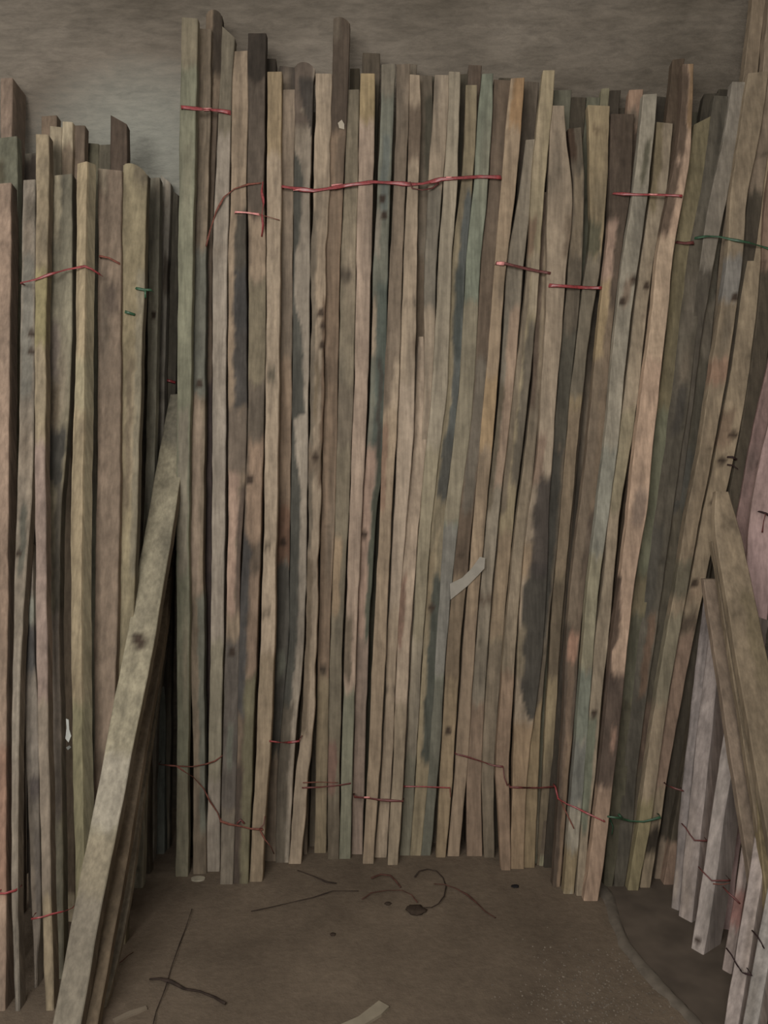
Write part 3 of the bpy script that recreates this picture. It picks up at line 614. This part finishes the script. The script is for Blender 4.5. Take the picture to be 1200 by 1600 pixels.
b('shaded pinkish plank behind the pink-faced one', (132, 108, 102),
  [(500, 1214, 1240), (700, 1170, 1194), (900, 1136, 1160), (1150, 1104, 1124)], 2.84, Yb=2.55, group=RG, rot=20, th=.04, mott=.6)
# ---- braces leaning the other way over them --------------------------------
SG = 'brown braces crossing the pinkish white battens'
b('wide brown brace slanting down to the right border', (128, 113, 92),
  [(768, 1119, 1139), (822, 1115, 1156), (1000, 1146, 1194), (1200, 1180, 1236), (1600, 1248, 1320)], 2.46, Yb=1.9, group=SG, name='leaning_brace', cat='timber', th=.03,
  patches=[(815, 828, 0, 1, (98, 86, 70)), (780, 940, 0, .2, (138, 122, 100)), (930, 1080, .5, 1, (110, 98, 76))], mott=.8)
b('narrow tan brace slanting right, lowest top of the three braces', (124, 108, 92),
  [(905, 1099, 1119), (1200, 1145, 1167), (1600, 1206, 1232)], 2.5, Yb=1.95, group=SG, name='leaning_brace', cat='timber', th=.03, mott=.8)
b('thin strip brace wedged between the wide and the narrow braces', (118, 104, 84),
  [(845, 1112, 1122), (1200, 1168, 1179), (1500, 1216, 1230)], 2.485, Yb=1.92, group=SG, name='leaning_brace', cat='timber', th=.025)
b('yellow-brown brace rising in the bottom right corner', (122, 108, 80),
  [(1090, 1168, 1180), (1200, 1176, 1194), (1300, 1186, 1208), (1450, 1202, 1228)], 2.3, Yb=1.86, group=SG, name='leaning_brace', cat='timber', th=.03)

# ------------------------------------------------------------------ twine ties
tree = BVHTree.FromPolygons(bvh_v, bvh_f)
def hit(px, py, off):
    r = ray(px, py).normalized()
    h = tree.ray_cast(CAM, r)
    if h[0] is None or h[3] is None: return None, r
    return h[3], r
RED = plain('red_raffia', (136, 50, 52), .35, .6, noise_amt=.25, nscale=90)
DKR = plain('dark_red_raffia', (96, 48, 44), .45, .4, noise_amt=.2, nscale=90)
PNK = plain('faded_pink_and_glint_raffia', (215, 140, 135), .35, .6, noise_amt=.2, nscale=90)  # faded ribbon, and the pale glints painted on folds of the red ties
GRN = plain('green_raffia', (46, 80, 56), .4, .4, noise_amt=.25, nscale=90)
BRN = plain('brown_red_twine', (112, 66, 54), .7, .2, noise_amt=.25, nscale=90)
BLK = plain('black_twine', (46, 30, 30), .6, .2, noise_amt=.2, nscale=90)

def densify(pts, step):
    out = []
    for a, c in zip(pts[:-1], pts[1:]):
        n = max(1, int(math.hypot(c[0] - a[0], c[1] - a[1]) / step))
        for i in range(n): out.append((a[0] + (c[0] - a[0]) * i / n, a[1] + (c[1] - a[1]) * i / n))
    out.append(pts[-1]); return out

def ribbon_mesh(name, P, wid, thick, mat, parent=None, twist=0.0, seed=0, up=None):
    """flattened strand swept along points P; flat side faces the viewer side of the stack"""
    P = [Vector(p) for p in P]; n = len(P); V = []; ns = 6; rd = random.Random(seed)
    ph = rd.uniform(0, 6)
    for i, p in enumerate(P):
        d = (P[min(i + 1, n - 1)] - P[max(i - 1, 0)]).normalized()
        nrm = Vector((0, -1, .1)) if up is None else Vector(up)
        s = d.cross(nrm); s = s.normalized() if s.length > 1e-4 else Vector((0, 0, 1))
        q = s.cross(d).normalized()
        a = twist * math.sin(i * .45 + ph)
        w = wid * (1 - .35 * abs(math.sin(i * .31 + ph))) if wid > .003 else wid
        s2 = s * math.cos(a) + q * math.sin(a); q2 = q * math.cos(a) - s * math.sin(a)
        for k in range(ns):
            t = 2 * math.pi * k / ns
            V.append(p + s2 * math.cos(t) * w / 2 + q2 * math.sin(t) * thick / 2)
    Fc = [(i * ns + k, i * ns + (k + 1) % ns, (i + 1) * ns + (k + 1) % ns, (i + 1) * ns + k) for i in range(n - 1) for k in range(ns)]
    Fc += [tuple(range(ns))[::-1], tuple(range((n - 1) * ns, n * ns))]
    org = P[0]
    o = mesh_obj(name, V, Fc, mat, org, smooth=True)
    if parent is not None:
        o.parent = parent; o.location = Vector(org) - parent.location
    return o

def tie_points(pts, off, wrap=True, gap=9):
    q = densify(pts, 5); dist = []; rays = []
    last = None
    for (x, y) in q:
        t, r = hit(x, y, off)
        if t is None: t = last if last else 2.9
        last = t; dist.append(t); rays.append(r)
    n = len(q)
    d2 = [min(dist[max(0, i - 3):i + 4]) for i in range(n)]
    d3 = [sum(d2[max(0, i - 2):i + 3]) / len(d2[max(0, i - 2):i + 3]) for i in range(n)]
    d3 = [min(a, c) for a, c in zip(d3, d2)]
    P = [CAM + r * (t - off) for r, t in zip(rays, d3)]
    if wrap:
        P = [P[0] + Vector((-.001, .03, 0))] + P + [P[-1] + Vector((.001, .03, 0))]
    return P

def tie(label, pts, mat=RED, px=5.0, group=None, wrap=True, twist=.35, off=.005, parts=()):
    P = tie_points(pts, off, wrap)
    w = px / F * P[len(P) // 2].y
    o = ribbon_mesh('twine_tie', P, w * 1.15, min(.0018, w * .5), mat, twist=twist, seed=int(pts[0][0]))
    tag(o, label, 'twine', group)
    for (nm, pp, m2, p2, lab) in parts:
        Q = tie_points(pp, off + .0035, False); w2 = p2 / F * Q[0].y * 1.1
        c = ribbon_mesh(nm, Q, w2, min(.002, w2 * .6), m2, parent=o, twist=.5, seed=int(pp[0][0]))
        if lab: c['label'] = lab
    return o

TG = None
tie('red plastic ribbon around the two tallest left battens of the main stack', [(283, 167), (300, 169), (325, 171), (345, 173), (360, 176)], RED, 6.5,
    parts=[('glint_fold', [(318, 171), (331, 171)], PNK, 6, 'pale fold with painted glint')])
tie('long red ribbon stretched across the upper middle of the main stack', [(440, 291), (470, 296), (490, 298), (540, 290), (583, 284), (615, 286), (640, 288), (660, 287), (690, 280), (715, 278), (750, 276), (783, 277)], RED, 6.5,
    parts=[('glint_fold', [(458, 296), (480, 296)], PNK, 5, 'pale fold with painted glint'), ('glint_fold', [(518, 291), (536, 289)], PNK, 6, 'pale fold with painted glint'),
           ('glint_fold', [(697, 277), (706, 277)], PNK, 5, 'pale fold with painted glint'),
           ('loose_loop', [(640, 284), (644, 294), (660, 297), (676, 294), (686, 286)], DKR, 3, None)])
tie('tangled red tail hanging beside the light yellowish-tan batten top', [(411, 284), (409, 300), (412, 318), (409, 335), (411, 352), (409, 370)], RED, 5, wrap=False, twist=1.2)
tie('thin red strand arching from the pale grey batten to the tangled tail', [(322, 385), (328, 360), (338, 330), (350, 308), (366, 295), (388, 288), (408, 286)], BRN, 3, wrap=False)
tie('faded pink ribbon below the red tail, across the mouldy batten', [(367, 331), (385, 332), (405, 335)], PNK, 4,
    parts=[('loose_end', [(405, 335), (420, 339), (437, 344)], BRN, 2, None)])
tie('red tie sloping from the orange-tan batten to the swollen-shouldered one', [(775, 411), (790, 412), (815, 418), (838, 423), (860, 427)], DKR, 5.5,
    parts=[('glint_fold', [(776, 411), (788, 412)], PNK, 6, 'pinkish fold')])
tie('short level red tie under the swollen shoulder, lowest of the upper ties', [(858, 446), (880, 447), (910, 449), (940, 450)], RED, 6)
tie('thin bright red tie around the dark and pale grey battens at upper right', [(958, 302), (990, 304), (1020, 304), (1045, 305), (1066, 306)], RED, 4.5,
    parts=[('glint_fold', [(1005, 304), (1042, 304)], PNK, 3, 'pale fold with painted glint')])
tie('stubby dark red tie on the olive batten', [(1056, 378), (1070, 380), (1084, 379)], DKR, 7)
tie('green twine around the rightmost battens of the main stack, high up', [(1086, 372), (1105, 369), (1125, 370), (1142, 374), (1170, 379), (1200, 388), (1215, 392)], GRN, 4)
tie('red tie rising across the battens of the left stack', [(32, 442), (55, 437), (80, 428), (105, 421), (132, 416), (142, 420), (155, 428)], RED, 4)
tie('short brownish tie on the wide smooth batten of the left stack', [(155, 400), (170, 403), (187, 412)], BRN, 4)
tie('green tie on the olive-brown rounded batten, the upper of two', [(212, 450), (225, 453), (236, 453)], GRN, 4, parts=[('loose_end', [(227, 453), (227, 466)], GRN, 3, None)])
tie('green scrap of twine on the left stack, the lower of two', [(195, 487), (202, 489), (211, 492)], GRN, 5, wrap=False)
tie('red knot near the top of the leaning beam', [(261, 594), (265, 595), (274, 598)], RED, 4, wrap=False)
tie('red tie at the foot of the left border battens', [(-4, 1396), (8, 1396), (18, 1393), (25, 1391)], RED, 4)
tie('pinkish red tie low on the left stack, running behind the leaning beam', [(49, 1436), (65, 1433), (82, 1428), (100, 1424), (113, 1419)], RED, 3.5)
tie('dark twine low on the left end of the main stack', [(248, 1194), (262, 1196), (277, 1197), (300, 1198), (322, 1194), (336, 1189), (346, 1182)], BRN, 2.6)
tie('slack brown-red twine drooping down to the knotted tie at the lower left', [(276, 1197), (290, 1207), (302, 1214), (318, 1232), (328, 1252), (340, 1270), (344, 1282)], BRN, 2.4, wrap=False)
tie('knotted brown-red tie near the feet of the left end of the main stack', [(344, 1283), (358, 1288), (375, 1291), (392, 1295), (410, 1296)], BRN, 4,
    parts=[('loose_end', [(405, 1296), (412, 1288), (414, 1275)], DKR, 2, None), ('loose_end', [(406, 1297), (414, 1312), (424, 1324), (428, 1334)], BRN, 2.6, None),
           ('knot', [(370, 1287), (376, 1281), (382, 1287)], DKR, 4, None)])
tie('small red tie right of the light yellowish-tan batten, low down', [(421, 1158), (436, 1160), (452, 1160), (467, 1158)], RED, 3.6, parts=[('loose_end', [(467, 1158), (472, 1149)], DKR, 2, None)])
tie('double thin tie low on the tallest weathered batten', [(472, 1231), (500, 1230), (530, 1227), (548, 1224)], DKR, 2.6,
    parts=[('second_strand', [(473, 1223), (500, 1222), (528, 1223)], BRN, 2, None)])
tie('low red tie with a white glint, right of the double thin tie', [(553, 1245), (575, 1247), (595, 1250), (630, 1252)], DKR, 4,
    parts=[('glint_fold', [(569, 1246), (578, 1246)], PNK, 4, 'white fold with painted glint')])
tie('thin red tie low on the mouldy middle battens', [(630, 1229), (655, 1229), (680, 1230), (703, 1231)], RED, 2.6, parts=[('loose_end', [(703, 1231), (704, 1246)], BRN, 2, None)])
tie('brown tie sloping down to the right at knee height, middle of the stack', [(712, 1178), (728, 1182), (750, 1189), (770, 1196), (786, 1198)], DKR, 3, parts=[('loose_end', [(786, 1198), (788, 1215), (793, 1228)], DKR, 2, None)])
tie('dark red tie beneath the black rot patch near the floor', [(797, 1230), (820, 1231), (845, 1231), (868, 1229)], DKR, 3.4)
tie('red strand trailing from the dark red tie across the battens to the right', [(868, 1230), (872, 1248), (885, 1256), (900, 1262), (920, 1272), (945, 1284)], RED, 3,
    parts=[('loose_end', [(876, 1252), (884, 1268), (897, 1295)], BRN, 2.2, None)])
tie('green twine tie near the feet of the right end of the main stack', [(950, 1276), (965, 1278), (985, 1283), (1005, 1284), (1018, 1281), (1032, 1277)], GRN, 4,
    parts=[('loose_end', [(953, 1280), (958, 1292), (956, 1304)], GRN, 3, None), ('knot', [(966, 1272), (972, 1278)], GRN, 4, None)])
tie('dark tie around the farthest pinkish white batten', [(1071, 1293), (1078, 1304), (1085, 1313), (1105, 1314)], DKR, 3)
tie('double dark tie around the second pinkish white batten', [(1098, 1362), (1105, 1369), (1112, 1376), (1125, 1376), (1141, 1376)], DKR, 3, parts=[('second_strand', [(1114, 1381), (1128, 1382), (1141, 1380)], BRN, 2, None)])
tie('short dark tie behind the second pinkish white batten', [(1137, 1394), (1146, 1402), (1156, 1412)], DKR, 3)
tie('dark tie around the third pinkish white batten', [(1143, 1492), (1151, 1507), (1160, 1520), (1175, 1524)], BLK, 3)
tie('black twine end on the nearest white batten at the border', [(1184, 1464), (1190, 1474), (1194, 1482)], BLK, 2.4)
tie('dark twine between the corner battens and the pinkish white row', [(1043, 1228), (1055, 1232), (1068, 1236)], DKR, 3)
tie('black-red twine hanging at the right border over the pink-faced plank', [(1186, 799), (1196, 802), (1203, 806)], BLK, 4, parts=[('loose_end', [(1196, 803), (1193, 815), (1191, 832)], DKR, 3, None)])
tie('two dark twine ends on the far right tan batten', [(1137, 714), (1144, 714), (1151, 718)], BLK, 3, parts=[('second_strand', [(1136, 726), (1145, 727), (1153, 733)], BLK, 2.5, None)])

# ------------------------------------------------------------------ scraps caught in the stack
def sliver(name, label, cat, pts, col, off, thick=.003, rough=.7, alpha=1.0):
    """thin scrap: polygon of photo points laid on the battens with real thickness"""
    ts = [hit(x, y, 0)[0] or 2.9 for x, y in pts]; t0 = min(ts) - off
    A = []
    for (x, y) in pts:
        r = ray(x, y).normalized(); A.append(CAM + r * t0)
    Bk = [p + Vector((0, thick, 0)) for p in A]; n = len(A)
    V = A + Bk
    Fc = [tuple(range(n))[::-1], tuple(range(n, 2 * n))] + [(i, (i + 1) % n, n + (i + 1) % n, n + i) for i in range(n)]
    mt = plain(name + '_surface', col, rough, .3, noise_amt=.08, nscale=25)
    mt.node_tree.nodes['Principled BSDF'].inputs['Alpha'].default_value = alpha      # thin translucent film
    return tag(mesh_obj(name, V, Fc, mt, A[0]), label, cat)
sliver('plastic_strip', 'pale translucent strip caught slantwise between battens in the middle of the stack', 'scrap',
       [(703, 912), (722, 903), (737, 888), (750, 870), (758, 872), (757, 888), (746, 900), (730, 916), (704, 937)], (160, 154, 142), .006, alpha=.62)
sliver('pale_chip', 'white chip on the tallest dark batten', 'scrap', [(528, 192), (534, 187), (538, 194), (538, 202), (530, 200)], (170, 160, 142), .004)
sliver('foil_scrap', 'shiny white flake stuck low in the left stack', 'scrap', [(103, 1123), (107, 1125), (108, 1140), (111, 1150), (107, 1160), (102, 1154), (104, 1138)], (205, 208, 200), .004, .003, .3)
sliver('foil_scrap', 'tiny white flake below the shiny one in the left stack', 'scrap', [(103, 1168), (108, 1165), (111, 1168), (106, 1172)], (200, 204, 196), .004, .003, .3)

# ------------------------------------------------------------------ floor things
def floor_strand(label, pts, mat, px, h=.004, name='twine_scrap', parts=()):
    q = densify(pts, 6); P = []
    for i, (x, y) in enumerate(q):
        p = on_floor(x, y, h + .003 * (1 + math.sin(i * .7))); P.append(p)
    w = px / F * P[0].y
    o = ribbon_mesh(name, P, w, w * .45, mat, twist=.6, seed=int(pts[0][0]), up=(0, 0, 1))
    tag(o, label, 'twine')
    return o
FT = plain('dusty_floor_twine', (78, 50, 42), .8, .2, noise_amt=.3, nscale=30)
FD = plain('dark_floor_twine', (52, 42, 36), .8, .2, noise_amt=.3, nscale=30)
floor_strand('brown strand lying on the floor, left end pointing to the lower left', [(392, 1424), (425, 1417), (455, 1410), (490, 1402), (520, 1392), (560, 1392)], FD, 2.4)
floor_strand('dusty strand on the floor beside the feet of the left battens', [(465, 1360), (490, 1369), (510, 1378), (525, 1380)], FD, 3)
floor_strand('curved reddish strand on the floor in the middle', [(566, 1405), (580, 1395), (605, 1391), (628, 1391), (643, 1398), (652, 1410)], FT, 2.6)
floor_strand('faint reddish loop on the floor left of the round loop', [(580, 1372), (595, 1366), (610, 1368), (618, 1376), (626, 1386)], FT, 4)
loop = [(648, 1370), (655, 1361), (668, 1358), (682, 1361), (692, 1371), (697, 1385), (694, 1400), (685, 1412), (674, 1418), (660, 1418)]
floor_strand('round dark loop of twine on the floor', loop, FD, 2.8)
floor_strand('long reddish twine trailing right from the round loop', [(678, 1381), (695, 1382), (712, 1388), (730, 1398), (745, 1411), (758, 1424), (774, 1434)], FT, 3.2)
floor_strand('thin cord running down the floor at the lower left', [(300, 1420), (290, 1450), (278, 1482), (268, 1510), (258, 1545), (244, 1580), (238, 1606)], FD, 1.8)
floor_strand('thick dark twisted rope end on the floor at lower left', [(234, 1530), (250, 1529), (268, 1534), (288, 1545), (312, 1549), (335, 1558), (352, 1568)], FD, 7)
floor_strand('red-brown strand by the foot of the diagonal beams', [(178, 1510), (190, 1502), (200, 1493), (208, 1488)], FT, 3)

def clod(name, label, cat, px, py, r, col, flat=.4, seed=1, hh=0):
    rd = random.Random(seed); c = on_floor(px, py, 0)
    V = []; Fc = []; nu, nv = 12, 6
    for j in range(nv + 1):
        t = math.pi * j / nv
        for i in range(nu):
            a = 2 * math.pi * i / nu; k = 1 + rd.uniform(-.2, .2)
            V.append((c.x + r * k * math.sin(t) * math.cos(a), c.y + r * k * math.sin(t) * math.sin(a) * .8, max(0.0, r * flat * (.9 + k * math.cos(t) * .9))))
    for j in range(nv):
        for i in range(nu):
            Fc.append((j * nu + i, (j + 1) * nu + i, (j + 1) * nu + (i + 1) % nu, j * nu + (i + 1) % nu))
    return tag(mesh_obj(name, V, Fc, plain(name + '_surface', col, .9, .1, nscale=60), (c.x, c.y, 0), smooth=True), label, cat)
clod('fibre_clump', 'dark clump of fibres on the floor below the round loop', 'clump', 650, 1424, .035, (60, 50, 42), .2, 3)
clod('small_clod', 'small dark clod on the floor left of the fibre clump', 'clod', 606, 1413, .012, (60, 50, 42), .3, 4)
clod('mud_lump', 'tiny dark lump near the pale scrap lower left floor', 'clod', 520, 1461, .01, (60, 50, 42), .3, 5)
clod('black_chip', 'small black chip on the floor before the swollen-shouldered batten', 'chip', 805, 1386, .014, (34, 32, 34), .25, 6)

def flat_piece(name, label, cat, pts, th, col, lift=0.0):
    A = [on_floor(x, y, th + lift) for x, y in pts]; n = len(A)
    Bm = [Vector((p.x, p.y, lift)) for p in A]
    V = A + Bm
    Fc = [tuple(range(n)), tuple(range(n, 2 * n))[::-1]] + [(i, n + i, n + (i + 1) % n, (i + 1) % n) for i in range(n)]
    o = mesh_obj(name, V, Fc, plain(name + '_surface', col, .75, .2, noise_amt=.1, nscale=20), (A[0].x, A[0].y, 0))
    return tag(o, label, cat)
flat_piece('wood_offcut', 'pale thin offcut lying on the floor at the bottom edge', 'offcut', [(505, 1612), (560, 1588), (592, 1563), (608, 1572), (596, 1584), (560, 1606), (530, 1625)][::-1], .008, (134, 124, 106))
flat_piece('wood_splinter', 'thin pale splinter on the floor by the diagonal beams', 'splinter', [(176, 1592), (200, 1580), (228, 1571), (230, 1575), (204, 1586), (180, 1597)][::-1], .006, (120, 108, 92))
# pale disc under the second batten
pd = on_floor(311, 1371)
Vd = [(pd.x + .026 * math.cos(a), pd.y + .016 * math.sin(a) - .014, z) for z in (0.0, .006) for a in [2 * math.pi * k / 20 for k in range(20)]]
Fd = [tuple(range(20))[::-1], tuple(range(20, 40))] + [(i, (i + 1) % 20, 20 + (i + 1) % 20, 20 + i) for i in range(20)]
tag(mesh_obj('pale_disc', Vd, Fd, plain('pale_disc_surface', (150, 142, 124), .6), (pd.x, pd.y, 0)), 'small pale disc on the floor at the foot of the second batten', 'disc')

# kerb of the drain channel along the right side
kp = [(925, 1370), (953, 1405), (962, 1440), (978, 1478), (1000, 1505), (1030, 1540), (1062, 1572), (1100, 1612)]
kq = densify(kp, 12)
V = []; rk = random.Random(8)
for i, (x, y) in enumerate(kq):
    w = 11 + rk.uniform(-3, 3)
    for (dx, h) in ((-w, .0), (-w * .5, .007), (w * .3, .012), (w * .9, .0)):
        p = on_floor(x + dx, y, 0); V.append((p.x, p.y, h + (rk.uniform(-.002, .002) if h else .0003)))
Fc = [(i * 4 + k, i * 4 + k + 1, (i + 1) * 4 + k + 1, (i + 1) * 4 + k) for i in range(len(kq) - 1) for k in range(3)]
tag(mesh_obj('trim_1', V, Fc, plain('mortar_kerb', (96, 88, 78), .9, .1, nscale=30), smooth=True), kind='structure')
# darker strip of floor between the kerb and the right wall
kr = [on_floor(x + 8, y) for x, y in kp]
V = [(p.x, p.y, .002) for p in kr] + [(XR - .002, p.y, .002) for p in kr] + [(p.x, p.y, .0) for p in kr] + [(XR - .002, p.y, .0) for p in kr]
n = len(kr)
Fc = [(i, n + i, n + i + 1, i + 1)[::-1] for i in range(n - 1)] + [(i, i + 1, 2 * n + i + 1, 2 * n + i) for i in range(n - 1)]
tag(mesh_obj('trim_2', V, Fc, plain('dark_channel_bed', (84, 74, 64), .75, .3, noise_amt=.2, nscale=9)), kind='structure')

# grit spread on the floor at the lower right: nobody could count it
rg = random.Random(21); V = []; Fc = []
for i in range(900):
    x = rg.gauss(930, 70); y = rg.gauss(1560, 45)
    if x < 760 or x > 1030 + (y - 1540) * .9 or y < 1440: continue
    p = on_floor(x, y); r_ = rg.uniform(.0012, .0045); o = len(V)
    for (a, c_, d_) in ((1, 0, 0), (-.5, .87, 0), (-.5, -.87, 0), (0, 0, .9)):
        V.append((p.x + r_ * a * rg.uniform(.6, 1.3), p.y + r_ * c_, r_ * d_))
    Fc += [(o, o + 1, o + 3), (o + 1, o + 2, o + 3), (o + 2, o, o + 3)]
tag(mesh_obj('sawdust_grit', V, Fc, plain('grit_surface', (110, 100, 88), .95, .1, noise_amt=.4, nscale=120)), 'loose grit and sawdust scattered over the floor at lower right', 'grit', kind='stuff')
